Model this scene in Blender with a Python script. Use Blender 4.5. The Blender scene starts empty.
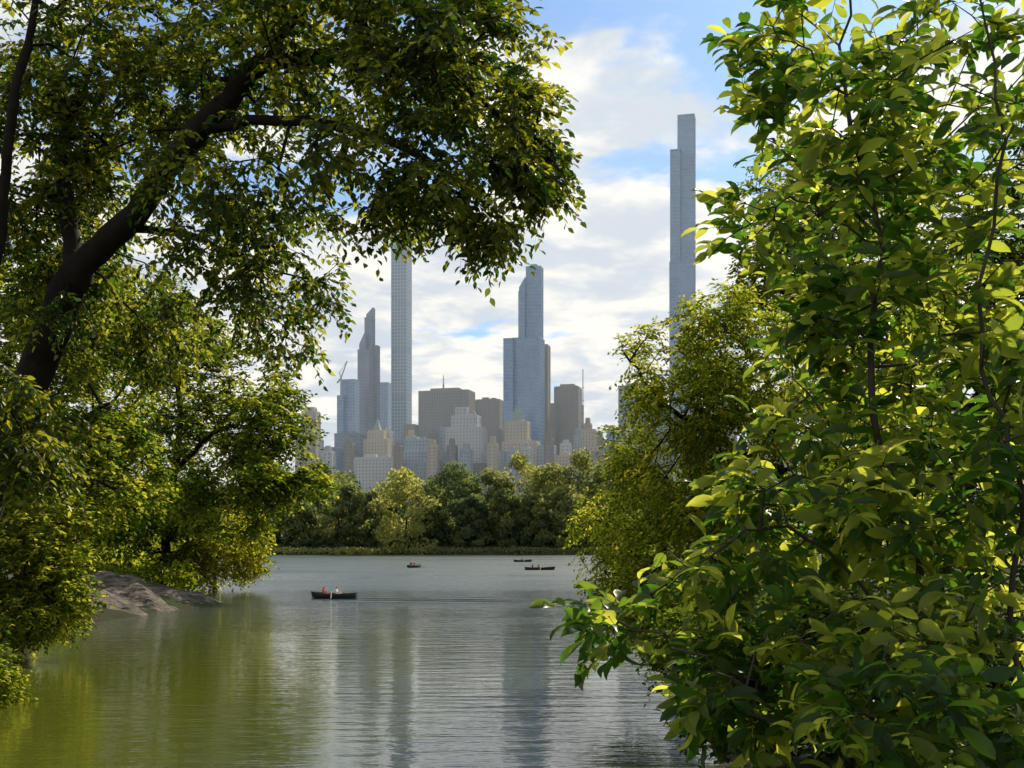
import bpy, math, random
import numpy as np
from mathutils import Vector, Matrix, noise as mnoise
rng=np.random.default_rng(11); random.seed(5)
scene=bpy.context.scene
scene.view_settings.view_transform='Standard'; scene.view_settings.look='None'; scene.view_settings.exposure=0; scene.view_settings.gamma=1
F=1138.0; CX=512.0; HZ=538.0; CAMH=5.5
# sight-line survey: bearing (u), height reading (v) and TRUE distance d in metres -> world coordinates
def pt(u,v,d): return np.array([(u-CX)/F*d, d, CAMH+(HZ-v)/F*d])
def nrm(a): return a/np.maximum(np.linalg.norm(a,axis=-1,keepdims=True),1e-9)
def link(o,parent=None):
    scene.collection.objects.link(o)
    if parent: o.parent=parent
    return o
def empty(name):
    e=bpy.data.objects.new(name,None); e.empty_display_size=0.3; return link(e)

# ---------------------------------------------------------------- materials
def newmat(name):
    m=bpy.data.materials.new(name); m.use_nodes=True; nt=m.node_tree; nt.nodes.clear()
    out=nt.nodes.new('ShaderNodeOutputMaterial'); return m,nt,out
def N(nt,t,**kw):
    n=nt.nodes.new(t)
    for k,v in kw.items(): setattr(n,k,v)
    return n
def mixcol(nt,fac,a,b,mode='MIX'):
    m=N(nt,'ShaderNodeMix',data_type='RGBA',blend_type=mode)
    for s,v in ((0,fac),(6,a),(7,b)):
        if hasattr(v,'links') : nt.links.new(v,m.inputs[s])
        elif isinstance(v,(int,float)): m.inputs[s].default_value=v
        else: m.inputs[s].default_value=(*v,1)
    return m.outputs[2]
def leafmat(name,dark,light,tdark,tlight,rough=.45,trans=.5,spec=.5,gloss=True):
    m,nt,out=newmat(name)
    at=N(nt,'ShaderNodeAttribute',attribute_name='tint')
    d=mixcol(nt,at.outputs['Fac'],dark,light); t=mixcol(nt,at.outputs['Fac'],tdark,tlight)
    if gloss:
        p=N(nt,'ShaderNodeBsdfPrincipled'); p.inputs['Roughness'].default_value=rough
        p.inputs['Specular IOR Level'].default_value=spec
        nt.links.new(d,p.inputs['Base Color'])
    else:
        p=N(nt,'ShaderNodeBsdfDiffuse'); nt.links.new(d,p.inputs['Color'])
    tr=N(nt,'ShaderNodeBsdfTranslucent'); nt.links.new(t,tr.inputs['Color'])
    mx=N(nt,'ShaderNodeMixShader'); mx.inputs[0].default_value=trans
    nt.links.new(p.outputs[0],mx.inputs[1]); nt.links.new(tr.outputs[0],mx.inputs[2]); nt.links.new(mx.outputs[0],out.inputs[0])
    return m
def simplemat(name,col,rough=.7,var=.25,scale=2.0,spec=.5,metal=0,bump=0):
    m,nt,out=newmat(name)
    p=N(nt,'ShaderNodeBsdfPrincipled'); p.inputs['Roughness'].default_value=rough
    p.inputs['Specular IOR Level'].default_value=spec; p.inputs['Metallic'].default_value=metal
    tc=N(nt,'ShaderNodeTexCoord'); no=N(nt,'ShaderNodeTexNoise'); no.inputs['Scale'].default_value=scale; no.inputs['Detail'].default_value=5
    nt.links.new(tc.outputs['Object'],no.inputs['Vector'])
    c=mixcol(nt,no.outputs['Fac'],[x*(1-var) for x in col],[min(1,x*(1+var)) for x in col])
    nt.links.new(c,p.inputs['Base Color'])
    if bump:
        b=N(nt,'ShaderNodeBump'); b.inputs['Strength'].default_value=bump; nt.links.new(no.outputs['Fac'],b.inputs['Height']); nt.links.new(b.outputs[0],p.inputs['Normal'])
    nt.links.new(p.outputs[0],out.inputs[0]); return m

M_bark=simplemat('bark',(.022,.017,.013),.9,.5,9,.15,0,.6)
M_barkL=simplemat('twig_bark',(.05,.042,.027),.8,.4,9,.3)
L_maple=leafmat('leaf_maple',(.02,.038,.008),(.055,.08,.012),(.07,.15,.010),(.76,.74,.045),.42,.50,.35)
L_mid=leafmat('leaf_mid',(.028,.052,.010),(.08,.11,.018),(.11,.21,.014),(.80,.77,.06),.45,.54,gloss=False)
L_yel=leafmat('leaf_yellowgreen',(.045,.07,.012),(.12,.13,.02),(.24,.34,.02),(.92,.84,.08),.5,.6,gloss=False)
L_dark=leafmat('leaf_dark',(.018,.036,.010),(.05,.08,.014),(.06,.14,.01),(.42,.50,.035),.45,.45,gloss=False)
L_mag=leafmat('leaf_magnolia',(.02,.048,.012),(.06,.095,.02),(.11,.26,.016),(.95,.97,.10),.36,.58,.3)
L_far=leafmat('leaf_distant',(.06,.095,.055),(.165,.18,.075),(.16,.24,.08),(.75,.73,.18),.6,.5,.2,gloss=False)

# ---------------------------------------------------------------- mesh from arrays
def tri_mesh(name,V,T,mat,tint=None,smooth=True,parent=None,matidx=None,mats=None):
    me=bpy.data.meshes.new(name); V=np.asarray(V,np.float32); T=np.asarray(T,np.int32)
    k=T.shape[1]
    me.vertices.add(len(V)); me.vertices.foreach_set('co',V.ravel())
    me.loops.add(T.size); me.loops.foreach_set('vertex_index',T.ravel())
    me.polygons.add(len(T)); me.polygons.foreach_set('loop_start',np.arange(0,T.size,k,dtype=np.int32)); me.polygons.foreach_set('loop_total',np.full(len(T),k,np.int32))
    for m in (mats or [mat]): me.materials.append(m)
    if matidx is not None: me.polygons.foreach_set('material_index',np.asarray(matidx,np.int32))
    me.update(calc_edges=True); me.polygons.foreach_set('use_smooth',np.full(len(T),smooth,bool))
    if tint is not None:
        a=me.attributes.new('tint','FLOAT','POINT'); a.data.foreach_set('value',np.asarray(tint,np.float32))
    me.update()
    o=bpy.data.objects.new(name,me); return link(o,parent)
# leaf templates (along, side, normal)
T_S=(np.array([[0,0,0],[.45,-.5,.10],[1,0,-.05],[.45,.5,.10]]),np.array([[0,3,2],[0,2,1]]))
T_M=(np.array([[0,0,0],[.3,-.42,.07],[.62,-.36,.05],[1,0,-.1],[.62,.36,.05],[.3,.42,.07]]),
     np.array([[0,5,4],[0,4,3],[0,3,2],[0,2,1]]))
_m=[[0,0,0]]
for t,w,c in ((.2,.26,.03),(.45,.48,.04),(.70,.44,.0),(.89,.22,-.09)):
    _m+= [[t,-w,c+.07],[t,0,c],[t,w,c+.07]]
_m+=[[1,0,-.17]]
_f=[[0,2,1],[0,3,2]]
for i in range(3):
    a=1+3*i; b=a+3
    _f+=[[a,a+1,b+1],[a,b+1,b],[a+1,a+2,b+2],[a+1,b+2,b+1]]
_f+=[[10,11,13],[11,12,13]]
T_L=(np.array(_m,float),np.array(_f))
def leaf_mesh(name,pos,ldir,nor,ln,asp,tint,mat,templ,parent):
    ldir=nrm(ldir); side=nrm(np.cross(ldir,nor)); nor=np.cross(side,ldir)
    V0,T0=templ; n=len(pos); k=len(V0)
    V=pos[:,None,:]+ln[:,None,None]*(V0[None,:,0:1]*ldir[:,None]+V0[None,:,1:2]*asp*side[:,None]+V0[None,:,2:3]*nor[:,None])
    T=(T0[None]+ (np.arange(n)*k)[:,None,None]).reshape(-1,3)
    return tri_mesh(name,V.reshape(-1,3),T,mat,np.repeat(tint,k),True,parent)
def sprays(tips,out,ns,slen,L,llen,droop=.25,upj=.45,flat=.45):
    n=len(tips); M=n*ns
    o=np.repeat(nrm(out),ns,0); base=np.repeat(tips,ns,0)
    r=rng.normal(size=(M,3)); r[:,2]*=flat
    d=nrm(o*.7+r*.75+np.array([0,0,-droop*.5]))
    sl=slen*rng.uniform(.6,1.25,M)
    t=np.linspace(.12,1,L)[None,:]+rng.uniform(-.04,.04,(M,L))
    pos=base[:,None]+d[:,None]*(sl[:,None]*t)[...,None]
    pos[...,2]-=droop*sl[:,None]*t**2
    up=np.array([0,0,1.]); perp=nrm(np.cross(d,up))
    sg=np.where(np.arange(L)%2==0,1,-1)[None,:,None]
    ld=d[:,None]*.55+perp[:,None]*sg*.8+rng.normal(size=(M,L,3))*.3+np.array([0,0,-droop*1.2])
    nr=up+rng.normal(size=(M,L,3))*upj
    ll=llen*rng.uniform(.65,1.2,(M,L))
    tw=[base,base+d*sl[:,None]*.5-np.array([0,0,1])*(droop*sl*.25)[:,None],base+d*sl[:,None]-np.array([0,0,1])*(droop*sl)[:,None]]
    return pos.reshape(-1,3),ld.reshape(-1,3),nr.reshape(-1,3),ll.reshape(-1),tw,M
def twig_mesh(tw,r,mat,parent):
    a,b,c=tw; M=len(a); V=[];T=[]
    rs=(r,r*.7,r*.3); offs=np.array([[1,0,0],[-.5,0,.87],[-.5,.5,-.87]])
    for q,rr in zip((a,b,c),rs): V.append(q[:,None]+offs[None]*rr)
    V=np.stack(V,1).reshape(-1,3); b0=np.arange(M)*9
    for s in (0,3):
        for i in range(3):
            j=(i+1)%3
            T.append(np.stack([b0+s+i,b0+s+j,b0+s+3+j],1)); T.append(np.stack([b0+s+i,b0+s+3+j,b0+s+3+i],1))
    tri_mesh('twigs',V,np.concatenate(T),mat,None,True,parent)
def bl(u,v,d,ru,rv,rd,w): return (pt(u,v,d),np.array([ru/F*d,rd,rv/F*d]),w)
def sample(blobs,n,gap=-.08,ns=None,shell=2.4):
    w=np.array([b[2] for b in blobs],float); w/=w.sum(); out=[]
    off=Vector(rng.uniform(-50,50,3))
    for b,wi in zip(blobs,w):
        c=int(round(n*wi)); k=0; tries=0
        sc=ns or b[1].mean()*.45
        while k<c and tries<c*6:
            tries+=1
            v=rng.normal(size=3); v/=np.linalg.norm(v); p=b[0]+b[1]*v*rng.uniform()**(1/shell)
            if mnoise.noise(Vector(p/sc)+off)<gap: continue
            out.append(p); k+=1
    return np.array(out)
def catmull(pts,k=5):
    P=[np.array(p,float) for p in pts]; P=[2*P[0]-P[1]]+P+[2*P[-1]-P[-2]]; R=[]
    for i in range(1,len(P)-2):
        for s in range(k):
            t=s/k; a,b,c,d=P[i-1:i+3]
            R.append(.5*((2*b)+(-a+c)*t+(2*a-5*b+4*c-d)*t*t+(-a+3*b-3*c+d)*t**3))
    R.append(P[-2]); return R
def grow(limbs,targets,seg,jit,plw=.25):
    maxn=len(targets)*14+600; A=np.zeros((maxn,3)); par=np.full(maxn,-1); pl=np.zeros(maxn); n=0
    for lb in limbs:
        pts=catmull(lb)
        if n==0: j=-1
        else: j=int(np.argmin(np.linalg.norm(A[:n]-pts[0],axis=1)))
        if n>0: pts=pts[1:]
        for i,p in enumerate(pts):
            A[n]=p+ (rng.normal(size=3)*jit*.7 if i else 0); par[n]=j
            pl[n]=0 if j<0 else pl[j]+np.linalg.norm(A[n]-A[j])*.4; j=n; n+=1
    nl=n
    d0=np.min(np.linalg.norm(targets[:,None]-A[None,:nl],axis=2),axis=1)
    tips=[]
    for ti in np.argsort(d0):
        t=targets[ti]; d=np.linalg.norm(A[:n]-t,axis=1); j=int(np.argmin(d+plw*pl[:n])); D=d[j]
        k=int(np.clip(D/seg,1,12)); s=A[j].copy(); pd=A[j]-A[par[j]] if par[j]>=0 else np.array([0,0,1.]); pd=pd/(np.linalg.norm(pd)+1e-9)
        ctl=s+pd*D*.3+(t-s)*.2+np.array([0,0,.08*D])
        pj=j
        for q in range(1,k+1):
            f=q/k; p=(1-f)**2*s+2*f*(1-f)*ctl+f*f*t
            if q<k: p=p+rng.normal(size=3)*jit*min(D,2)
            A[n]=p; par[n]=pj; pl[n]=pl[pj]+np.linalg.norm(p-A[pj]); pj=n; n+=1
            if n>=maxn-1: break
        tips.append(pj)
        if n>=maxn-14: break
    return A[:n],par[:n],np.array(tips)
def tubes(A,par,R,rt,mat,parent,name='trunk_and_limbs',flare=1.5):
    n=len(A); cnt=np.zeros(n)
    has=np.zeros(n,bool); has[par[par>=0]]=True; cnt[~has]=1
    for i in range(n-1,0,-1): cnt[par[i]]+=cnt[i]
    tot=max(cnt[0],2); e=math.log(tot)/math.log(max(R/rt,1.5)); rad=rt*np.maximum(cnt,1)**(1/e)
    main=np.full(n,-1)
    for i in range(1,n):
        p=par[i]
        if main[p]<0 or cnt[i]>cnt[main[p]]: main[p]=i
    U=np.zeros((n,3)); W=np.zeros((n,3)); V=[];T=[]; vb=0
    for i in range(n):
        p=par[i]; dr=A[i]-A[p] if p>=0 else (A[1]-A[0]); dr=dr/(np.linalg.norm(dr)+1e-9)
        u0=U[p] if p>=0 else np.array([1.,0,0]); u=u0-dr*u0.dot(dr)
        if np.linalg.norm(u)<.05: u=np.cross(dr,[0,1,0.3])
        u/=np.linalg.norm(u); U[i]=u; W[i]=np.cross(dr,u)
    for i in range(1,n):
        p=par[i]; S=10 if rad[i]>R*.2 else (6 if rad[i]>R*.07 else 4)
        a=np.arange(S)/S*2*math.pi; ca=np.cos(a)[:,None]; sa=np.sin(a)[:,None]
        if main[p]==i: r0=rad[p]*(flare if p==0 else 1); u,w=U[p],W[p]
        else: r0=min(rad[p],rad[i]*1.25); u,w=U[i],W[i]
        if rad[p]>rad[i]*1.6 and main[p]!=i: r0=rad[i]*1.3
        V.append(A[p]+r0*(ca*u+sa*w)); V.append(A[i]+rad[i]*(ca*U[i]+sa*W[i]))
        k=np.arange(S); k2=(k+1)%S
        T.append(np.stack([vb+k,vb+k2,vb+S+k2],1)); T.append(np.stack([vb+k,vb+S+k2,vb+S+k],1)); vb+=2*S
    return tri_mesh(name,np.concatenate(V),np.concatenate(T),mat,None,True,parent)
def tree(name,limbs,blobs,nt_,lm,R,rt,seg,jit,ns,slen,L,llen,asp=.6,templ=T_S,gap=-.08,nscale=None,droop=.25,upj=.45,twigs=False,tintb=.45,tints=.25,flat=.45,plw=.25,shell=2.4,bark=None):
    e=empty(name); tg=sample(blobs,nt_,gap,nscale,shell)
    A,par,tips=grow(limbs,tg,seg,jit,plw)
    tubes(A,par,R,rt,bark or M_bark,e)
    cen=sum(b[0]*b[2] for b in blobs)/sum(b[2] for b in blobs)
    out=nrm(A[tips]-A[par[tips]])*.7+nrm(A[tips]-cen)*.5
    pos,ld,nr,ll,tw,M=sprays(A[tips],out,ns,slen,L,llen,droop,upj,flat)
    cl=np.repeat(rng.normal(size=len(tips))*tints*.7,ns*L)
    tint=np.clip(tintb+cl+rng.normal(size=len(pos))*tints*.7,0,1)
    leaf_mesh('leaves',pos,ld,nr,ll,asp,tint,lm,templ,e)
    if twigs: twig_mesh(tw,twigs,bark or M_barkL,e)
    return e

# ---------------------------------------------------------------- terrain
LAKE=np.array([(5,27),(0,23),(-8,21),(-14,24),(-17.5,32),(-18.5,40),(-24,52),(-26,62),(-27,75),(-26,84),(-24,95),(-27,102),(-33,112),(-45,150),(-70,240),(-97,330),(-110,366),(-60,371),(0,369),(26,366),(24,300),(16,180),(9,120),(7,90),(6,60),(6,40)],float)
def sdist(X,Y):
    P=np.stack([X,Y],-1); n=len(LAKE); dm=np.full(X.shape,1e9); ins=np.zeros(X.shape,bool)
    for i in range(n):
        a=LAKE[i]; b=LAKE[(i+1)%n]; ab=b-a; t=np.clip(((P-a)@ab)/(ab@ab),0,1)
        dm=np.minimum(dm,np.linalg.norm(P-(a+t[...,None]*ab),axis=-1))
        c=((a[1]>Y)!=(b[1]>Y)); xx=(b[0]-a[0])*(Y-a[1])/((b[1]-a[1]) if b[1]!=a[1] else 1e-9)+a[0]; ins^=(c&(X<xx))
    return np.where(ins,-dm,dm)
def hgt(X,Y):
    s=sdist(X,Y); w=np.sin(X*.9+np.sin(Y*.7)*1.3)*np.cos(Y*.8+X*.3)
    return np.where(s>0,4.3*(1-np.exp(-s/11))+.12*w*np.clip(s/3,0,1),-np.minimum(1.6,.35*-s)-.02)
xs=np.concatenate([-np.geomspace(4000,140,24),np.arange(-130,-50,3),np.arange(-50,40,.8),np.arange(40,130,4),np.geomspace(140,4000,24)])
ys=np.concatenate([-np.geomspace(3000,30,16),np.arange(-25,130,.9),np.arange(131,430,3.5),np.geomspace(440,9000,30)])
X,Y=np.meshgrid(xs,ys); Z=hgt(X,Y)
nx,ny=len(xs),len(ys); idx=np.arange(nx*ny).reshape(ny,nx)
Q=np.stack([idx[:-1,:-1],idx[:-1,1:],idx[1:,1:],idx[1:,:-1]],-1).reshape(-1,4)
m,nt,out=newmat('ground_soil_and_grass')
p=N(nt,'ShaderNodeBsdfPrincipled'); p.inputs['Roughness'].default_value=.95; p.inputs['Specular IOR Level'].default_value=.1
tc=N(nt,'ShaderNodeTexCoord'); n1=N(nt,'ShaderNodeTexNoise'); n1.inputs['Scale'].default_value=.35; n1.inputs['Detail'].default_value=8
nt.links.new(tc.outputs['Object'],n1.inputs['Vector']); r=N(nt,'ShaderNodeMapRange'); r.inputs[1].default_value=.4; r.inputs[2].default_value=.6; nt.links.new(n1.outputs['Fac'],r.inputs[0])
nt.links.new(mixcol(nt,r.outputs[0],(.035,.028,.018),(.03,.05,.014)),p.inputs['Base Color']); nt.links.new(p.outputs[0],out.inputs[0])
tri_mesh('ground',np.stack([X,Y,Z],-1).reshape(-1,3),Q,m)

# ---------------------------------------------------------------- water
m,nt,out=newmat('lake_water')
p=N(nt,'ShaderNodeBsdfPrincipled'); p.inputs['IOR'].default_value=1.38
tc=N(nt,'ShaderNodeTexCoord')
def noi(sx,sy,scale,det,rot=0):
    mp=N(nt,'ShaderNodeMapping'); mp.inputs['Scale'].default_value=(sx,sy,1); mp.inputs['Rotation'].default_value=(0,0,rot)
    nt.links.new(tc.outputs['Object'],mp.inputs[0]); n=N(nt,'ShaderNodeTexNoise'); n.inputs['Scale'].default_value=scale; n.inputs['Detail'].default_value=det
    nt.links.new(mp.outputs[0],n.inputs['Vector']); return n.outputs['Fac']
def mth(op,a,b=None,clamp=False):
    q=N(nt,'ShaderNodeMath',operation=op,use_clamp=clamp)
    for i,v in enumerate((a,b)):
        if v is None: continue
        if hasattr(v,'links'): nt.links.new(v,q.inputs[i])
        else: q.inputs[i].default_value=v
    return q.outputs[0]
def mrange(v,a,b,c,d,smooth=True):
    r=N(nt,'ShaderNodeMapRange',interpolation_type='SMOOTHSTEP' if smooth else 'LINEAR')
    for i,x in enumerate((a,b,c,d)): r.inputs[i+1].default_value=x
    nt.links.new(v,r.inputs[0]); return r.outputs[0]
sp=N(nt,'ShaderNodeSeparateXYZ'); nt.links.new(tc.outputs['Object'],sp.inputs[0]); px_,py_=sp.outputs[0],sp.outputs[1]
h1=noi(.35,1.4,1.0,2,.06); h2=noi(.8,2.4,2.4,2,-.12); h3=noi(.02,.05,1.0,2)
amp=mrange(h3,.4,.62,.65,1.25); wind=mrange(py_,45,140,1,7)
hh=mth('MULTIPLY',mth('ADD',h1,mth('MULTIPLY',h2,.28)),mth('MULTIPLY',amp,wind))
# rowboat wake: a train of small crests trailing off to the right of the boat
perp=mth('ADD',mth('SUBTRACT',py_,102.5),mth('MULTIPLY',mth('ADD',px_,14),.22))
wk=mth('MULTIPLY',mth('SINE',mth('MULTIPLY',perp,1.9)),mth('MULTIPLY',mth('POWER',2.718,mth('MULTIPLY',mth('MULTIPLY',perp,perp),-.09)),mth('MULTIPLY',mrange(px_,-15,-12,0,1),mrange(px_,-2,6,1,0))))
hh=mth('ADD',hh,mth('MULTIPLY',wk,8))
b=N(nt,'ShaderNodeBump'); b.inputs['Strength'].default_value=1; b.inputs['Distance'].default_value=.034
# fine wind ripples below mesh/bump scale on the open lake: rougher mean surface
nt.links.new(mth('MULTIPLY',mrange(py_,60,200,.03,.45),mrange(h3,.36,.6,.65,1.1)),p.inputs['Roughness'])
murk_refl=mth('MULTIPLY',mrange(py_,35,105,1,.05),mrange(mth('ADD',px_,mth('MULTIPLY',noi(.15,.1,1,3),8)),-7,4,1,.1))  # near-left mask: murky olive water plus sunlit green reflection painted into base colour
nt.links.new(mixcol(nt,murk_refl,(.05,.07,.06),(.085,.095,.012)),p.inputs['Base Color'])
nt.links.new(hh,b.inputs['Height']); nt.links.new(b.outputs[0],p.inputs['Normal']); nt.links.new(p.outputs[0],out.inputs[0])
tri_mesh('lake_water',[(-130,15,0),(60,15,0),(60,390,0),(-130,390,0)],[[0,1,2,3]],m)

# ---------------------------------------------------------------- buildings
def glassmat(name,c1,c2,rough=.15):
    m,nt,out=newmat(name); p=N(nt,'ShaderNodeBsdfPrincipled'); p.inputs['Roughness'].default_value=rough; p.inputs['Specular IOR Level'].default_value=.8
    tc=N(nt,'ShaderNodeTexCoord'); mp=N(nt,'ShaderNodeMapping'); mp.inputs['Scale'].default_value=(.3,.3,.26); nt.links.new(tc.outputs['Object'],mp.inputs[0])
    w=N(nt,'ShaderNodeTexWhiteNoise'); sn=N(nt,'ShaderNodeVectorMath',operation='FLOOR'); nt.links.new(mp.outputs[0],sn.inputs[0]); nt.links.new(sn.outputs[0],w.inputs['Vector'])
    nb=N(nt,'ShaderNodeTexNoise'); nb.inputs['Scale'].default_value=.03; nb.inputs['Detail'].default_value=3; nt.links.new(tc.outputs['Object'],nb.inputs['Vector'])
    f=N(nt,'ShaderNodeMath',operation='MULTIPLY_ADD'); nt.links.new(w.outputs['Value'],f.inputs[0]); f.inputs[1].default_value=.45
    f2=N(nt,'ShaderNodeMapRange'); f2.inputs[1].default_value=.35; f2.inputs[2].default_value=.65; f2.inputs[3].default_value=0; f2.inputs[4].default_value=.6; nt.links.new(nb.outputs['Fac'],f2.inputs[0]); nt.links.new(f2.outputs[0],f.inputs[2])
    nt.links.new(mixcol(nt,f.outputs[0],c1,c2),p.inputs['Base Color']); nt.links.new(p.outputs[0],out.inputs[0]); return m
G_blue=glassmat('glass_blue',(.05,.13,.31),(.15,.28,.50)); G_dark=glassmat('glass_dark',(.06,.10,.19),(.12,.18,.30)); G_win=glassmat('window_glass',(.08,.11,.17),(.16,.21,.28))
C_mull=simplemat('mullion_metal',(.13,.25,.44),.5,.1,.05); C_conc=simplemat('concrete_haze_blue',(.23,.32,.46),.7,.08,.05); C_beige=simplemat('stone_beige',(.42,.36,.29),.8,.12,.05)  # mullion and concrete blued: distance haze painted into the base colour
C_brown=simplemat('brick_brown',(.20,.18,.175),.85,.12,.05); C_grey=simplemat('stone_grey',(.25,.31,.37),.8,.12,.05); C_dark=simplemat('metal_dark',(.09,.14,.22),.5,.1,.05); C_pale=simplemat('limestone_pale',(.42,.43,.45),.8,.1,.05); C_copper=simplemat('copper_roof',(.18,.24,.25),.7,.2,.1)  # grey stone and dark metal also carry painted haze blue
TH=math.radians(-14)
class MB:
    def __init__(s): s.V=[];s.Q=[];s.M=[]
    def box(s,cx,cy,z0,z1,w,d,mi,c0,th=TH,topw=1.0,lz=0):
        c,sn=math.cos(th),math.sin(th); b=len(s.V)
        for z,k in ((z0,1),(z1,topw)):
            for a,bb in ((-1,-1),(1,-1),(1,1),(-1,1)):
                x=cx+a*w/2*k; y=cy+bb*d/2*k; s.V.append((c0[0]+c*x-sn*y,c0[1]+sn*x+c*y,z-(lz if (a<0 and z==z1) else 0)))
        for f in ((0,3,2,1),(4,5,6,7),(0,1,5,4),(1,2,6,5),(2,3,7,6),(3,0,4,7)): s.Q.append([b+i for i in f]); s.M.append(mi)
STY={'glass':(4.0,.7,3.0,.25,G_blue,C_mull,.12),'glassd':(4.2,.9,4.0,.4,G_dark,C_dark,.15),'stone':(3.6,2.1,3.9,2.6,G_win,C_beige,.3),'pale':(3.6,2.1,3.8,2.6,G_win,C_pale,.3),
 'brown':(3.5,1.6,3.6,2.1,G_win,C_brown,.3),'grey':(3.8,1.7,3.8,1.9,G_win,C_grey,.3),'grid':(4.72,1.35,4.7,1.5,G_win,C_conc,.4),'stripe':(3.9,.8,3.2,1.5,G_dark,C_brown,.5)}
def building(name,style,parts,z0=3.0):
    fh,rh,bay,pw,gm,cm,pr=STY[style]; mb=MB()
    for prt in parts:
        u0,u1,v,d=prt[:4]; ratio=prt[4] if len(prt)>4 else .8; kind=prt[5] if len(prt)>5 else 'f'; vb=prt[6] if len(prt)>6 else None
        tw=(u1-u0)/F*d; w=tw/(math.cos(TH)+ratio*abs(math.sin(TH))); dp=w*ratio; zt=pt(0,v,d)[2]; zb=z0 if vb is None else pt(0,vb,d)[2]
        c0=(pt((u0+u1)/2,0,d)[0],d+dp/2)
        if kind=='pyr': mb.box(0,0,zb,zt,w,dp,2,c0,TH,.12); continue
        if kind=='solid': mb.box(0,0,zb,zt,w,dp,1,c0); continue
        if kind=='slant': mb.box(0,0,zb,zt,w,dp,0,c0,TH,1,(zt-zb)*.7); mb.box(w/2+.3,0,zb,zt+1,.5,dp,1,c0); continue
        mb.box(0,0,zb,zt-.6,w,dp,0,c0)
        nf=int((zt-zb)/fh)
        for i in range(nf+1):
            z=zb+i*fh
            if kind=='gaps' and i%14 in (0,1): continue
            mb.box(0,0,z,min(z+rh,zt),w+2*pr,dp+2*pr,1,c0)
        mb.box(0,0,zt-.55,zt+1.1,w+2*pr+.5,dp+2*pr+.5,1,c0)
        if w>22 and kind=='f': # rooftop plant, water tank housing
            mb.box(-w*.18,dp*.1,zt+1.1,zt+4.5,w*.28,dp*.4,1,c0); mb.box(w*.2,-dp*.1,zt+1.1,zt+3.2,w*.2,dp*.3,1,c0)
        q=pr+.12
        for side,ln_ in ((0,w),(1,dp)):
            nb=max(2,int(round(ln_/bay)))
            for i in range(nb+1):
                a=-ln_/2+ln_*i/nb
                for sg in (-1,1):
                    if side==0: mb.box(a,sg*(dp/2+q/2),zb,zt-.3,pw,q,1,c0)
                    else: mb.box(sg*(w/2+q/2),a,zb,zt-.3,q,pw,1,c0)
    o=tri_mesh(name,mb.V,mb.Q,None,None,False,None,mb.M,[gm,cm,C_copper]); return o
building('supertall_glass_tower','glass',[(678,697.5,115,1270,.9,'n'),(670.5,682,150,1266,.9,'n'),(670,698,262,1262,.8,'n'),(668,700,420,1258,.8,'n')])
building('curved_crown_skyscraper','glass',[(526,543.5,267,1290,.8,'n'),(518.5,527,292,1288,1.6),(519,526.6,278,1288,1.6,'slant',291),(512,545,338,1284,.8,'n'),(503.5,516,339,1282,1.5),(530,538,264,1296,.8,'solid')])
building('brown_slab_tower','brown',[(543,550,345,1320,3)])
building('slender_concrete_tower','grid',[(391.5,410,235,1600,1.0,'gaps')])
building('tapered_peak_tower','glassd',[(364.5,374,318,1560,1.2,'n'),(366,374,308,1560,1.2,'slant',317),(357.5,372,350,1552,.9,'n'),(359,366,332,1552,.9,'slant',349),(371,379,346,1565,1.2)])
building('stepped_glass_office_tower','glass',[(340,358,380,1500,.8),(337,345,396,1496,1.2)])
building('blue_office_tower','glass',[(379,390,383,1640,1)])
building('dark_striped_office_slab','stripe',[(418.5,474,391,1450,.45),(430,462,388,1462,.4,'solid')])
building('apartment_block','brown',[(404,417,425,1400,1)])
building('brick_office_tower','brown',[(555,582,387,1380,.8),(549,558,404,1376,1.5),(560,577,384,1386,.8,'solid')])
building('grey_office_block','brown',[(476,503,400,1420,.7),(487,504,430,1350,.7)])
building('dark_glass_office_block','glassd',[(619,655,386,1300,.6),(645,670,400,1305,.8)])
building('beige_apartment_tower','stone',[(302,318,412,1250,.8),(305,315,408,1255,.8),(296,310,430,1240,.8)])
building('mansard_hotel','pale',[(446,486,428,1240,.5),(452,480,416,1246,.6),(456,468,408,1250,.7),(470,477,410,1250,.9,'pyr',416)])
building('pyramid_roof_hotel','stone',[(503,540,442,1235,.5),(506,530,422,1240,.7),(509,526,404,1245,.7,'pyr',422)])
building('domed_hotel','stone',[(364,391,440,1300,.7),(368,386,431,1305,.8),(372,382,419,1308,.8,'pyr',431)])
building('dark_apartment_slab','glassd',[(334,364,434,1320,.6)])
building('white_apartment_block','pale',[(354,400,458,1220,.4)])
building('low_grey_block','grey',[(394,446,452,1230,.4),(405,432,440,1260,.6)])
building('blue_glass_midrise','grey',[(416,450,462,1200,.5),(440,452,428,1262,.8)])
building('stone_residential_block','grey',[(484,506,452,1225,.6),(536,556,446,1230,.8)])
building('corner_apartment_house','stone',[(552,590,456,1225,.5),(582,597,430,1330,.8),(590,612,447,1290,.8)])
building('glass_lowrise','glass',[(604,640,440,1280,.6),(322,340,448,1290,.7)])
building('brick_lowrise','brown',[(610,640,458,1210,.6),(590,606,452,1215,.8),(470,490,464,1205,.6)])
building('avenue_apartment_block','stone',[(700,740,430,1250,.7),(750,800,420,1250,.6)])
rb=np.random.default_rng(3)
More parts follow.
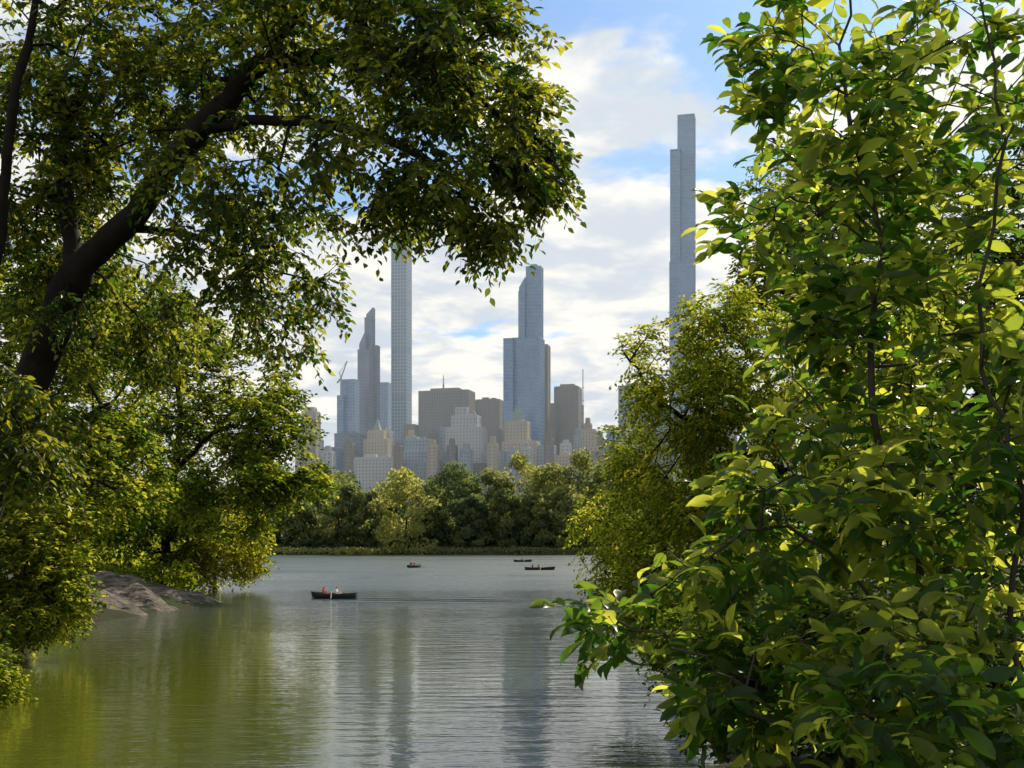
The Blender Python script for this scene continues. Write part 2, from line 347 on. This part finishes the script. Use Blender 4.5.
for (u_,w_,v_,d_,s_) in [(316,12,440,1270,'grey'),(328,10,452,1180,'pale'),(349,9,444,1270,'brown'),(388,8,432,1340,'pale'),(398,7,446,1190,'brown'),(411,8,436,1330,'stone'),(433,10,446,1190,'stone'),(452,9,446,1180,'brown'),(466,11,450,1175,'grey'),(480,8,436,1300,'brown'),(493,9,444,1180,'stone'),(512,9,452,1175,'grey'),(526,9,448,1178,'pale'),(545,8,420,1330,'grey'),(549,8,440,1185,'brown'),(566,10,444,1260,'pale'),(578,7,436,1290,'grey'),(588,7,424,1400,'stone'),(600,8,438,1350,'brown'),(612,9,430,1400,'grey')]:
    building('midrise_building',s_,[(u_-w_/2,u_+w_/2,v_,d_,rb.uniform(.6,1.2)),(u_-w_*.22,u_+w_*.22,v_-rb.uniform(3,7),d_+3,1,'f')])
def mast(name,u,v0,v1,d,r=.7):
    mb=MB(); z1=pt(u,v0,d)[2]; z0=pt(u,v1,d)[2]; c=(pt(u,0,d)[0],d+10)
    mb.box(0,0,z0,z0+(z1-z0)*.5,r*2,r*2,0,c); mb.box(0,0,z0+(z1-z0)*.5,z1,r,r,0,c)
    for k in range(4): mb.box(0,0,z0+(z1-z0)*(.2+.18*k),z0+(z1-z0)*(.2+.18*k)+.5,r*3,r*3,0,c)
    tri_mesh(name,mb.V,mb.Q,C_dark,None,False)
mast('antenna_mast',583.5,368,440,1330,.9); mast('antenna_mast',443,374,392,1455,.8)
e=empty('tower_crane'); mb=MB(); d=1490; c=(pt(341,0,d)[0],d)
z0=pt(0,400,d)[2]; z1=pt(0,378,d)[2]
mb.box(0,0,z0,z1,1.8,1.8,0,c)
tri_mesh('mast',mb.V,mb.Q,C_conc,None,False,e)
def beam(a,b,r,name,mat,par,S=4):
    a=np.array(a,float);b=np.array(b,float);dr=nrm(b-a);u=np.cross(dr,[.3,1,.2]);u/=np.linalg.norm(u);w=np.cross(dr,u)
    an=np.arange(S)/S*2*math.pi; ring=np.cos(an)[:,None]*u+np.sin(an)[:,None]*w
    ra,rb=(r if isinstance(r,tuple) else (r,r))
    V=np.concatenate([a+ring*ra,b+ring*rb]); Q=[[i,(i+1)%S,S+(i+1)%S,S+i] for i in range(S)]
    return tri_mesh(name,V,Q,mat,None,S>4,par)
beam((c[0],d,z1),pt(347,361,d),.9,'jib',C_conc,e); beam((c[0],d,z1),pt(337,383,d),1.2,'counter_jib',C_conc,e); beam((c[0]-2,d,z1+8),pt(347,361,d),.3,'stay',C_conc,e); beam((c[0],d,z1-1),(c[0]-2,d,z1+8),.6,'a_frame',C_conc,e)

# thin real scattering air over the city
m,nt,out=newmat('thin_haze'); vs=N(nt,'ShaderNodeVolumeScatter'); vs.inputs['Color'].default_value=(.74,.89,1,1); vs.inputs['Density'].default_value=.00017; vs.inputs['Anisotropy'].default_value=.3
nt.links.new(vs.outputs[0],out.inputs['Volume'])
hb=MB(); hb.box(0,0,1,650,5000,1500,0,(0,1230),0); tri_mesh('haze',hb.V,hb.Q,m,None,False)

# ---------------------------------------------------------------- trees
tree('maple_tree',
 [[pt(-70,800,20),pt(-40,600,20),pt(5,440,20),pt(38,365,20),pt(75,275,19.5),pt(120,228,19),pt(200,130,18),pt(260,62,17.5),pt(310,0,17),pt(360,-90,16.5)],
  [pt(75,275,19.5),pt(68,220,20),pt(62,150,20.5),pt(95,60,21),pt(130,-70,21)],
  [pt(-40,600,20),pt(-25,400,19),pt(0,230,18.5),pt(12,110,18),pt(38,0,18),pt(60,-110,18)],
  [pt(200,130,18),pt(290,120,17.5),pt(390,140,17),pt(460,180,16.5)],
  [pt(260,62,17.5),pt(370,60,17),pt(470,95,16.5),pt(550,150,16)],
  [pt(120,228,19),pt(190,235,19),pt(260,270,19)]],
 [bl(150,60,20,170,90,2.6,4.2),bl(330,30,17.5,150,70,3,2.6),bl(450,60,16,100,80,2.5,2.2),bl(525,150,16,46,58,1.2,.9),bl(400,180,16,105,50,2,1.2),bl(475,235,16,32,34,.8,.24),
  bl(250,210,18.5,105,85,2.6,1.6),bl(290,300,19,50,50,2,.5),bl(50,190,21,85,150,2.4,4.2),bl(120,320,21,90,60,2.4,1.3),bl(20,425,17.5,50,65,1.6,1.1),bl(200,-110,18,260,80,4,1.5),bl(450,-70,16,110,50,3,.7),bl(-100,150,18,90,220,4,1.0)],
 2050,L_maple,.35,.006,.55,.035,4,.5,9,.14,.62,T_M,gap=.06,nscale=.7,droop=.35,twigs=.004,tintb=.25,tints=.48)
tree('oak_tree',[[pt(20,640,63),pt(25,520,63),pt(35,420,62),pt(45,330,61),pt(50,260,61)],[pt(25,520,63),pt(70,440,60),pt(110,400,58)],[pt(30,500,63),pt(80,480,58),pt(120,490,56)]],
 [bl(60,390,60,95,80,6,3),bl(30,300,60,90,70,6,2),bl(100,470,58,60,60,5,1.5),bl(30,500,56,60,60,5,1.2),bl(-60,400,60,90,150,6,1)],
 1400,L_mid,.45,.02,1.5,.08,4,1.0,7,.31,.65,T_S,gap=.05,nscale=1.8,tintb=.28,tints=.45)
tree('elm_tree',[[pt(168,592,115),pt(166,540,115),pt(175,470,115),pt(180,400,115),pt(170,330,115)],[pt(175,470,115),pt(220,430,112),pt(270,430,108)],[pt(168,540,115),pt(210,500,110),pt(250,490,106)]],
 [bl(195,400,115,95,85,8,3),bl(140,330,115,90,55,8,2),bl(265,430,110,50,52,6,1.4),bl(225,495,105,60,42,5,1.3),bl(290,475,105,38,28,4,.45),bl(100,480,112,60,70,6,1.5),bl(160,530,112,50,30,5,.8)],
 1900,L_mid,.5,.03,2.5,.12,4,1.6,7,.5,.65,T_S,gap=.05,nscale=3,tintb=.28,tints=.45)
tree('golden_tree',[[pt(215,592,118),pt(217,560,118),pt(225,530,118)],[pt(217,560,118),pt(245,545,116)]],
 [bl(225,540,116,42,40,4,2),bl(190,570,115,45,22,3,1.2),bl(250,560,116,18,22,2,.4)],480,L_yel,.2,.03,1.5,.08,4,1.1,7,.36,.65,T_S,tintb=.7,tints=.3)
tree('waterside_shrub',[[pt(15,650,54),pt(20,600,53),pt(35,520,52)],[pt(18,620,53),pt(55,590,51)]],
 [bl(35,545,52,48,70,3.5,3),bl(50,600,51,40,34,2.5,1.4),bl(10,610,50,40,35,3,1),bl(-40,560,50,40,80,4,.6)],850,L_mid,.15,.015,1,.06,4,.8,7,.27,.6,T_S,tintb=.55,tints=.4,nscale=1.2,gap=0)
tree('waterside_shrub',[[pt(-35,740,37),pt(-30,700,37),pt(-20,660,37)]],[bl(-25,690,37,32,45,2,1)],220,L_mid,.08,.01,.7,.05,4,.6,7,.19,.6,T_S,tintb=.4)
tree('honey_locust_tree',[[pt(820,640,40),pt(800,560,40),pt(780,470,40),pt(770,380,39),pt(765,320,39)],[pt(780,470,40),pt(720,440,39),pt(660,400,38),pt(625,350,38)],[pt(800,560,40),pt(730,530,41),pt(650,540,43),pt(610,545,45)],[pt(770,380,39),pt(735,335,39),pt(700,320,38)]],
 [bl(770,400,38,90,105,4,2.6),bl(690,400,38,60,55,3,1.8),bl(640,345,38,24,38,1.5,.16),bl(720,330,38,50,40,3,.8),bl(705,495,40,95,65,4,2.8),bl(618,530,45,50,45,3,1.1),bl(655,590,40,66,38,3,1.6),bl(630,450,42,38,30,2,.5),bl(870,470,36,90,120,4,1.4)],
 2200,L_yel,.32,.012,1.0,.06,4,.75,8,.19,.5,T_S,gap=.07,nscale=1.1,tintb=.26,tints=.5,droop=.4)
tree('tall_elm_tree',[[pt(830,620,60),pt(830,450,60),pt(825,320,60),pt(810,200,60)],[pt(825,320,60),pt(770,280,60)]],
 [bl(805,200,60,60,55,5,1.6),bl(850,290,60,90,80,6,2.6),bl(765,285,60,38,35,4,.6),bl(900,400,60,90,100,6,1.4)],1000,L_mid,.45,.02,1.5,.09,4,1,7,.32,.6,T_S,tintb=.3,tints=.35,nscale=1.8,gap=0)
tree('oak_tree',[[pt(1120,760,25),pt(1110,600,25),pt(1080,400,25),pt(1040,200,25)],[pt(1100,500,25),pt(1000,420,24),pt(920,400,23)]],
 [bl(1020,280,25,110,180,3.5,3),bl(960,470,23,130,120,3.5,3),bl(1120,300,25,80,220,4,1)],1000,L_dark,.3,.01,.9,.05,4,.7,8,.2,.6,T_S,tintb=.45,nscale=1.1,gap=0)
tree('bank_shrub',[[pt(860,800,17),pt(850,700,17),pt(800,620,17)],[pt(850,740,17),pt(740,690,17)],[pt(870,790,17),pt(960,680,16)]],
 [bl(800,640,17,120,60,2,2),bl(740,700,17,70,45,1.5,1),bl(930,680,15,140,110,2.5,3),bl(690,640,24,60,45,2,1)],1100,L_dark,.07,.006,.5,.04,4,.45,7,.14,.6,T_S,tintb=.35,nscale=.8,twigs=.003)
tree('magnolia_shrub',[[pt(990,1030,5.2),pt(975,850,5.3),pt(925,690,5.5),pt(915,540,5.6),pt(870,400,5.5),pt(880,250,5.7),pt(845,100,5.7),pt(850,-40,5.7)],
  [pt(990,1030,5.2),pt(1050,800,5),pt(1010,640,5.2),pt(1020,480,5),pt(975,330,5.1),pt(1000,140,5),pt(970,-60,5)],
  [pt(975,850,5.3),pt(860,760,5.1),pt(760,700,5),pt(690,650,4.9),pt(610,620,4.8)],
  [pt(925,690,5.5),pt(840,560,5.5),pt(760,530,5.4),pt(690,560,5.2)],
  [pt(915,540,5.6),pt(830,430,5.6),pt(780,350,5.6)],
  [pt(880,250,5.7),pt(800,200,5.7),pt(745,225,5.6)],[pt(845,100,5.7),pt(800,45,5.6),pt(765,20,5.5)]],
 [bl(900,150,5.9,150,150,1.1,2.8),bl(1000,400,5.6,120,250,1.2,3.0),bl(860,330,5.9,95,85,.9,1.6),bl(840,500,5.7,125,95,.9,2.1),bl(715,570,5.4,80,35,.5,.4),bl(612,615,5.2,42,28,.3,.25),bl(765,680,5.3,80,50,.7,1.2),bl(900,690,4.9,140,100,.9,2.4),bl(775,90,5.9,34,50,.4,.3),bl(768,25,5.8,40,26,.4,.25),bl(745,225,5.9,30,24,.3,.14),bl(950,-90,5.8,200,70,1,.5)],
 720,L_mag,.026,.003,.2,.02,2,.2,6,.138,.40,T_L,gap=.04,nscale=.35,droop=.12,upj=.8,twigs=.0022,tintb=.26,tints=.55,flat=.8,bark=M_barkL)

# ---------------------------------------------------------------- distant treeline
e=empty('distant_treeline'); P=[];LD=[];NR=[];LL=[];TT=[]
spec=[]
for u,top,d,wd,ti in [(250,500,395,22,.1),(285,476,400,30,.1),(322,464,405,32,.2),(350,486,390,24,.4),(375,494,385,20,.3),(405,471,378,36,.95),(455,464,395,32,.05),(490,472,400,28,.35),(520,456,400,34,.65),(552,466,395,28,.8),(582,452,398,32,.5),(615,462,400,34,.3),(300,502,385,22,.4),(335,510,383,18,.6),(432,496,384,18,.2),(475,498,384,22,.1),(505,492,384,22,.4),(535,496,382,20,.4),(567,488,382,24,.6),(225,490,400,34,.2),(190,485,400,36,.2),(650,465,400,36,.3),(695,460,400,40,.3),(740,470,400,40,.3),(150,480,400,40,.2),(100,480,400,40,.2)]:
    spec.append((u,top-4,d,wd,ti))
for k in range(24): spec.append((80+k*30+rng.uniform(-8,8),rng.uniform(468,492),rng.uniform(415,470),rng.uniform(28,40),rng.uniform(.0,.4)))
for k in range(34): spec.append((90+k*17+rng.uniform(-6,6),rng.uniform(518,534),rng.uniform(380,392),rng.uniform(12,20),rng.uniform(.1,.8)))
for (u,top,d,wd,ti) in spec:
    z1=pt(u,top,d)[2]; g=1.5; x=pt(u,0,d)[0]; rx=wd/F*d; H=z1-g
    nl_=22 if H>15 else 6
    for L_ in range(nl_):
        f=(L_+.5)/nl_; rr=rx*(math.sqrt(max(0.04,1-(abs(f-.42)/.60)**2)))*rng.uniform(.4,.8)
        a=L_*2.4+rng.uniform(-.5,.5)
        rad=rx*rng.uniform(.22,.38)
        c=np.array([x+math.cos(a)*rr,d+math.sin(a)*rr,g+(H-rad*.7)*f])
        if L_==nl_-1: c[0]=x;c[1]=d
        n=200 if H>15 else 130
        v=nrm(rng.normal(size=(n,3))); q=c+v*rad*rng.uniform(.7,1.1,(n,1))*np.array([1,1,.75])
        P.append(q); LD.append(rng.normal(size=(n,3))); NR.append(v*1.3+rng.normal(size=(n,3))*.4); LL.append(rng.uniform(.7,1.6,n)); TT.append(np.clip(ti+rng.normal()*.15+v[:,2]*.12+rng.normal(size=n)*.1,0,1))  # tint rises towards each lobe's top: sunlit crowns painted into leaf colour
for k in range(190):
    x=rng.uniform(-112,40); y=370.5+rng.uniform(0,5); n=60; rad=rng.uniform(.8,2.2)
    v=nrm(rng.normal(size=(n,3))); q=np.array([x,y,.8])+v*rad*np.array([1.3,1,.7]); P.append(q); LD.append(rng.normal(size=(n,3))+[0,0,1]); NR.append(v+.4*rng.normal(size=(n,3))); LL.append(rng.uniform(.5,1.,n)); TT.append(np.clip((.9 if x<-25 else .4)+rng.normal(size=n)*.15,0,1))
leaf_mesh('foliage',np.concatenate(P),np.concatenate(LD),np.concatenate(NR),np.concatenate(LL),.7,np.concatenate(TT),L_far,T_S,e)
for i,(u,top,d,wd,ti) in enumerate(spec[:50]):
    x=pt(u,0,d)[0]; beam((x,d,0),(x+rng.normal(),d,15),(.5,.2),'trunk_%d'%i,M_bark,e,6)

e=empty('shoreline_shrubs'); P=[];LD=[];NR=[];LL=[];TT=[]
def shr(x,y,z,rx,rz,n,ls,ti):
    v=nrm(rng.normal(size=(n,3))); v[:,2]=np.abs(v[:,2])*1.0-.15
    P.append(np.array([x,y,z])+v*np.array([rx,rx,rz])*rng.uniform(.6,1.05,(n,1))); LD.append(rng.normal(size=(n,3))); NR.append(v+.5*rng.normal(size=(n,3))); LL.append(ls*rng.uniform(.6,1.3,n)); TT.append(np.clip(ti+rng.normal(size=n)*.2,0,1))
for k in range(150):
    t=rng.uniform(); y=104+t*255; sx=np.interp(y,[102,112,150,240,330,366],[-27,-33,-45,-70,-97,-110]); o_=rng.uniform(.5,14)
    big=rng.uniform()<.45 and o_>5
    r=rng.uniform(4,8) if big else rng.uniform(1.2,3)
    shr(sx-o_-r*.5,y,r*1.0 if big else .3,r,r*rng.uniform(1.2,2.2),int(500 if big else 160),.5+y*.002,rng.uniform(.15,.7))
for k in range(60):
    y=rng.uniform(60,360); sx=np.interp(y,[40,60,90,120,180,300,366],[6,6,7,9,16,24,26]); r=rng.uniform(1.5,5); shr(sx+r*.8+rng.uniform(0,6),y,.4,r,r*rng.uniform(1,2),400,.4,rng.uniform(.1,.5))
for k in range(90):
    y=rng.uniform(30,74); sx=np.interp(y,[24,32,40,52,62,75,84],[-14,-17.5,-18.5,-24,-26,-27,-26]); r=rng.uniform(.8,2); shr(sx-r*.6-rng.uniform(0,6),y,.5,r,r*1.2,420,.25,rng.uniform(.1,.5))
for k in range(40):
    y=rng.uniform(84,96); r=rng.uniform(.8,1.8); shr(-39-rng.uniform(0,5),y,1.5,r,r*1.4,420,.28,rng.uniform(.1,.5))
for k in range(60):
    y=rng.uniform(100,112); x=-32-rng.uniform(0,10); r=rng.uniform(.8,2); shr(x,y,1,r,r*1.3,350,.3,rng.uniform(.1,.5))
leaf_mesh('foliage',np.concatenate(P),np.concatenate(LD),np.concatenate(NR),np.concatenate(LL),.65,np.concatenate(TT),L_mid,T_S,e)

# ---------------------------------------------------------------- rock outcrop
m,nt,out=newmat('schist_rock'); p=N(nt,'ShaderNodeBsdfPrincipled'); p.inputs['Roughness'].default_value=.85
tc=N(nt,'ShaderNodeTexCoord'); mp=N(nt,'ShaderNodeMapping'); mp.inputs['Scale'].default_value=(.6,.6,2.5); nt.links.new(tc.outputs['Object'],mp.inputs[0])
n1=N(nt,'ShaderNodeTexNoise'); n1.inputs['Scale'].default_value=1.2; n1.inputs['Detail'].default_value=9; nt.links.new(mp.outputs[0],n1.inputs['Vector'])
rr_=N(nt,'ShaderNodeMapRange'); rr_.inputs[1].default_value=.38; rr_.inputs[2].default_value=.65; nt.links.new(n1.outputs['Fac'],rr_.inputs[0])
nt.links.new(mixcol(nt,rr_.outputs[0],(.025,.021,.015),(.17,.135,.10)),p.inputs['Base Color'])
bb=N(nt,'ShaderNodeBump'); bb.inputs['Strength'].default_value=1; bb.inputs['Distance'].default_value=.6; nt.links.new(n1.outputs['Fac'],bb.inputs['Height']); nt.links.new(bb.outputs[0],p.inputs['Normal']); nt.links.new(p.outputs[0],out.inputs[0])
gu=np.linspace(-1,1,130); gv=np.linspace(-1,1,100); U,V_=np.meshgrid(gu,gv)
Xr=-31.0+U*7.2; Yr=87+V_*10+U*3
prof=np.clip(1-np.abs(U)**3,0,1)**.5*np.clip(1-np.abs(V_)**3,0,1)**.5
G=np.maximum(hgt(Xr,Yr),-.3); Zr=np.zeros_like(Xr)
for i in range(Xr.shape[0]):
    for j in range(Xr.shape[1]):
        q=Vector((Xr[i,j]*.3,Yr[i,j]*.3,0)); nn=mnoise.fractal(q,1,2,6)+ .9*math.floor(5*mnoise.noise(q*1.1+Vector((0,0,3))))/5
        Zr[i,j]=G[i,j]*.8-.5+prof[i,j]*(1.15+.7*nn)*(1-.25*U[i,j])
ix=np.arange(Xr.size).reshape(Xr.shape); Q=np.stack([ix[:-1,:-1],ix[:-1,1:],ix[1:,1:],ix[1:,:-1]],-1).reshape(-1,4)
tri_mesh('rock_outcrop',np.stack([Xr,Yr,Zr],-1).reshape(-1,3),Q,m,None,False)

# ---------------------------------------------------------------- rowboats + rowers
M_hull=simplemat('boat_hull_paint',(.02,.03,.035),.4,.1,3); M_gun=simplemat('boat_gunwale_wood',(.12,.08,.045),.5,.2,5); M_in=simplemat('boat_inside',(.12,.13,.12),.6,.1,3); M_oar=simplemat('oar_wood',(.5,.36,.2),.5,.1,5)
M_skin=simplemat('skin',(.5,.3,.22),.6,.05); M_hair=simplemat('hair',(.03,.02,.015),.6,.1); M_trs=simplemat('trousers_denim',(.05,.07,.12),.8,.1)
def rowboat(u,d,ang,L=4.4,B=1.35,oars=True):
    c=pt(u,0,d); e=empty('rowboat'); e.location=(c[0],c[1],0); e.rotation_euler=(0,0,ang)
    n=17; prof=[(0,-.15),(.45,-.13),(.8,.02),(.96,.24),(1.0,.42)]
    V=[];
    for s in range(n):
        t=s/(n-1)*2-1; w=B/2*(1-abs(t)**2.6)*(1 if t<0 else 1); 
        if t<0: w=max(w,B/2*.55)
        sh=.10*t*t+(.08*t if t>0 else 0); x=t*L/2
        row=[(x*(1-.06*(1-(p_[1]+.15)/.57)),-w*p_[0],p_[1]+sh) for p_ in prof[::-1]]+[(x*(1-.06*(1-(p_[1]+.15)/.57)),w*p_[0],p_[1]+sh) for p_ in prof[1:]]
        V+=row
    k=9; Q=[[s*k+i,s*k+i+1,(s+1)*k+i+1,(s+1)*k+i] for s in range(n-1) for i in range(k-1)]
    Q+=[[0*k+0,0*k+8,7,1],[1,7,6,2],[2,6,5,3]]
    o=tri_mesh('hull',V,Q,M_hull,None,False,e); md=o.modifiers.new('t','SOLIDIFY'); md.thickness=.04
    for sg in (0,8):
        g=[V[s*k+sg] for s in range(n)]
        for s in range(n-1): beam(g[s],g[s+1],.035,'gunwale_%d'%(s+sg*10),M_gun,e,5)
    for i,x in enumerate((-1.35,-.2,1.0)):
        mb=MB(); w=B*.9*(1-abs(x/(L/2))**2.6)+.02; mb.box(x,0,.20,.245,.26,w,0,(0,0),0); tri_mesh('thwart_%d'%(i+1),mb.V,mb.Q,M_gun,None,False,e)
    mb=MB(); mb.box(0,0,-.08,-.05,L*.7,B*.5,0,(0,0),0); tri_mesh('floorboards',mb.V,mb.Q,M_in,None,False,e)
    if oars:
        for sg in (-1,1):
            a=(.2,sg*.18,.62); bpt=(-.35,sg*2.1,.12)
            beam(a,bpt,.028,'oar_%s'%('port' if sg>0 else 'starboard'),M_oar,e,6)
            dv=nrm(np.array(bpt)-np.array(a)); q=np.array(bpt); 
            Vb=[q+dv*0+[0,0,.04],q+dv*.5+[0,0,.08],q+dv*.5-[0,0,.08],q-[0,0,.04]]; ob=tri_mesh('oar_blade_%d'%(1 if sg>0 else 2),Vb,[[0,1,2,3]],M_oar,None,False,e); ob.modifiers.new('s','SOLIDIFY').thickness=.02
    return e
def rower(name,boat,x,face,shirt,hair=M_hair,reach=.5):
    J=[('pel',(0,0,.12),.15),('wa',(.0,0,.28),.125),('ch',(.02,0,.48),.155),('nk',(.03,0,.63),.06),('hd',(.06,0,.74),.09),('tp',(.05,0,.84),.085),
       ('sl',(.02,.19,.55),.065),('el',(.12,.27,.33),.045),('wl',(.12+reach*.55,.2,.33),.032),('hl',(.2+reach*.55,.18,.34),.035),
       ('sr',(.02,-.19,.55),.065),('er',(.12,-.27,.33),.045),('wr',(.12+reach*.55,-.2,.33),.032),('hr',(.2+reach*.55,-.18,.34),.035),
       ('ql',(.06,.1,.1),.1),('kl',(.44,.14,.2),.065),('al',(.66,.14,-.17),.042),('fl',(.8,.14,-.2),.04),
       ('qr',(.06,-.1,.1),.1),('kr',(.44,-.14,.2),.065),('ar',(.66,-.14,-.17),.042),('fr',(.8,-.14,-.2),.04),('ns',(.16,0,.735),.018)]
    ed=[(0,1),(1,2),(2,3),(3,4),(4,5),(2,6),(6,7),(7,8),(8,9),(2,10),(10,11),(11,12),(12,13),(0,14),(14,15),(15,16),(16,17),(0,18),(18,19),(19,20),(20,21),(4,22)]
    me=bpy.data.meshes.new('tmp'); me.from_pydata([j[1] for j in J],ed,[]); o=bpy.data.objects.new('tmp',me); link(o)
    o.modifiers.new('s','SKIN')
    for i,j in enumerate(J): me.skin_vertices[0].data[i].radius=(j[2],j[2])
    me.skin_vertices[0].data[0].use_root=True
    o.modifiers.new('ss','SUBSURF').levels=2
    dg=bpy.context.evaluated_depsgraph_get(); nm=bpy.data.meshes.new_from_object(o.evaluated_get(dg)); bpy.data.objects.remove(o)
    for mm in (shirt,M_skin,M_trs,hair): nm.materials.append(mm)
    for f in nm.polygons:
        c=f.center; f.use_smooth=True
        if c.z>.61: f.material_index=3 if (c.z>.80 or c.x<.035) else 1
        elif c.z<.2 and abs(c.y)<.25: f.material_index=2
        elif abs(c.y)>.12 and c.x>.24 and c.z>.26: f.material_index=1
        else: f.material_index=0
    ob=bpy.data.objects.new(name,nm); link(ob)
    R=Matrix.Rotation(boat.rotation_euler[2],4,'Z'); T=Matrix.Translation(boat.location)
    ob.matrix_world=T@R@Matrix.Translation((x,0,.245-.0))@Matrix.Rotation(0 if face>0 else math.pi,4,'Z')
    return ob
S_red=simplemat('shirt_red',(.65,.04,.02),.8,.1); S_white=simplemat('shirt_white',(.75,.75,.72),.8,.05); S_blue=simplemat('shirt_blue',(.08,.15,.35),.8,.1); S_dark=simplemat('shirt_dark',(.04,.04,.05),.8,.1)
b1=rowboat(334,104,math.radians(172)); rower('rower',b1,-.2,-1,S_white); rower('boat_passenger',b1,1.0,-1,S_red,reach=.1)
b2=rowboat(415,212,math.radians(60)); rower('rower',b2,-.2,-1,S_red); rower('boat_passenger',b2,-1.35,1,S_dark,reach=.1)
b3=rowboat(540,196,math.radians(8),5.4,1.5); rower('rower',b3,-.2,-1,S_blue); rower('boat_passenger',b3,-1.35,1,S_dark,reach=.1); rower('boat_passenger',b3,1.0,-1,S_white,reach=.1)
b4=rowboat(523,262,math.radians(15)); rower('rower',b4,-.2,-1,S_red); rower('boat_passenger',b4,-1.35,1,S_white,reach=.1)

# ---------------------------------------------------------------- light
EL=math.radians(36); AZ=math.radians(27)
sd=Vector((math.sin(AZ)*math.cos(EL),math.cos(AZ)*math.cos(EL),math.sin(EL)))
ld=bpy.data.lights.new('sun','SUN'); ld.energy=5.0; ld.angle=math.radians(.5); ld.color=(1,.90,.68)
so=bpy.data.objects.new('sun',ld); link(so); so.rotation_euler=(-sd).to_track_quat('-Z','Y').to_euler()
w=bpy.data.worlds.new('World'); scene.world=w; w.use_nodes=True; nt=w.node_tree; nt.nodes.clear()
out=N(nt,'ShaderNodeOutputWorld'); bg=N(nt,'ShaderNodeBackground'); bg.inputs[1].default_value=.13; nt.links.new(bg.outputs[0],out.inputs[0])
sk=N(nt,'ShaderNodeTexSky',sky_type='NISHITA'); sk.sun_disc=False; sk.sun_elevation=EL; sk.sun_rotation=AZ; sk.air_density=1.0; sk.dust_density=.5; sk.ozone_density=1.5
tc=N(nt,'ShaderNodeTexCoord'); sx=N(nt,'ShaderNodeSeparateXYZ'); nt.links.new(tc.outputs['Generated'],sx.inputs[0])
zz=mth('ADD',mth('MAXIMUM',sx.outputs[2],0),.16)
cv=N(nt,'ShaderNodeCombineXYZ'); nt.links.new(mth('DIVIDE',sx.outputs[0],zz),cv.inputs[0]); nt.links.new(mth('DIVIDE',sx.outputs[1],zz),cv.inputs[1])
def cn(scale,det,off,dist=0,sy=1):
    mp=N(nt,'ShaderNodeMapping'); mp.inputs['Location'].default_value=off; mp.inputs['Scale'].default_value=(1,sy,1); nt.links.new(cv.outputs[0],mp.inputs[0])
    n=N(nt,'ShaderNodeTexNoise'); n.inputs['Scale'].default_value=scale; n.inputs['Detail'].default_value=det; n.inputs['Roughness'].default_value=.55; n.inputs['Distortion'].default_value=dist
    nt.links.new(mp.outputs[0],n.inputs['Vector']); return n.outputs['Fac']
n1=cn(2.3,6,(3.1,1.7,0),.2); n2=cn(3.4,5,(9.1,4.2,0),.3)
def lobe(u,v,lo):
    dv=Vector(pt(u,v,1)-np.array([0,0,CAMH])); dv.normalize()
    vm=N(nt,'ShaderNodeVectorMath',operation='DOT_PRODUCT'); nt.links.new(tc.outputs['Generated'],vm.inputs[0]); vm.inputs[1].default_value=dv
    mr=N(nt,'ShaderNodeMapRange',interpolation_type='SMOOTHSTEP'); mr.inputs[1].default_value=lo; mr.inputs[2].default_value=1; nt.links.new(vm.outputs['Value'],mr.inputs[0]); return mr.outputs[0]
bias=mth('ADD',mth('MULTIPLY',lobe(690,20,.986),-.24),mth('MULTIPLY',lobe(625,243,.9990),-.14))
bias=mth('ADD',bias,mth('MULTIPLY',lobe(330,60,.97),-.10)); bias=mth('ADD',bias,mth('MULTIPLY',lobe(600,130,.990),.19))
s_=mth('ADD',mth('ADD',n1,bias),mrange(sx.outputs[2],.05,.3,.25,.055,False))
mk=mrange(s_,.465,.565,0,1)
cc=mixcol(nt,mrange(n2,.40,.58,0,1),(4.9,5.4,6.1),(8.4,8.1,7.4))
blue=mixcol(nt,1.0,sk.outputs[0],(.46,.72,1.0),'MULTIPLY')
nt.links.new(mixcol(nt,mth('MULTIPLY',mk,.95),blue,cc),bg.inputs[0])

cd=bpy.data.cameras.new('camera'); cd.sensor_width=36; cd.lens=40; cd.shift_y=154/1024; cd.clip_end=20000; cd.clip_start=.1
co=bpy.data.objects.new('camera',cd); link(co); co.location=(0,0,CAMH); co.rotation_euler=(math.radians(90),0,0); scene.camera=co
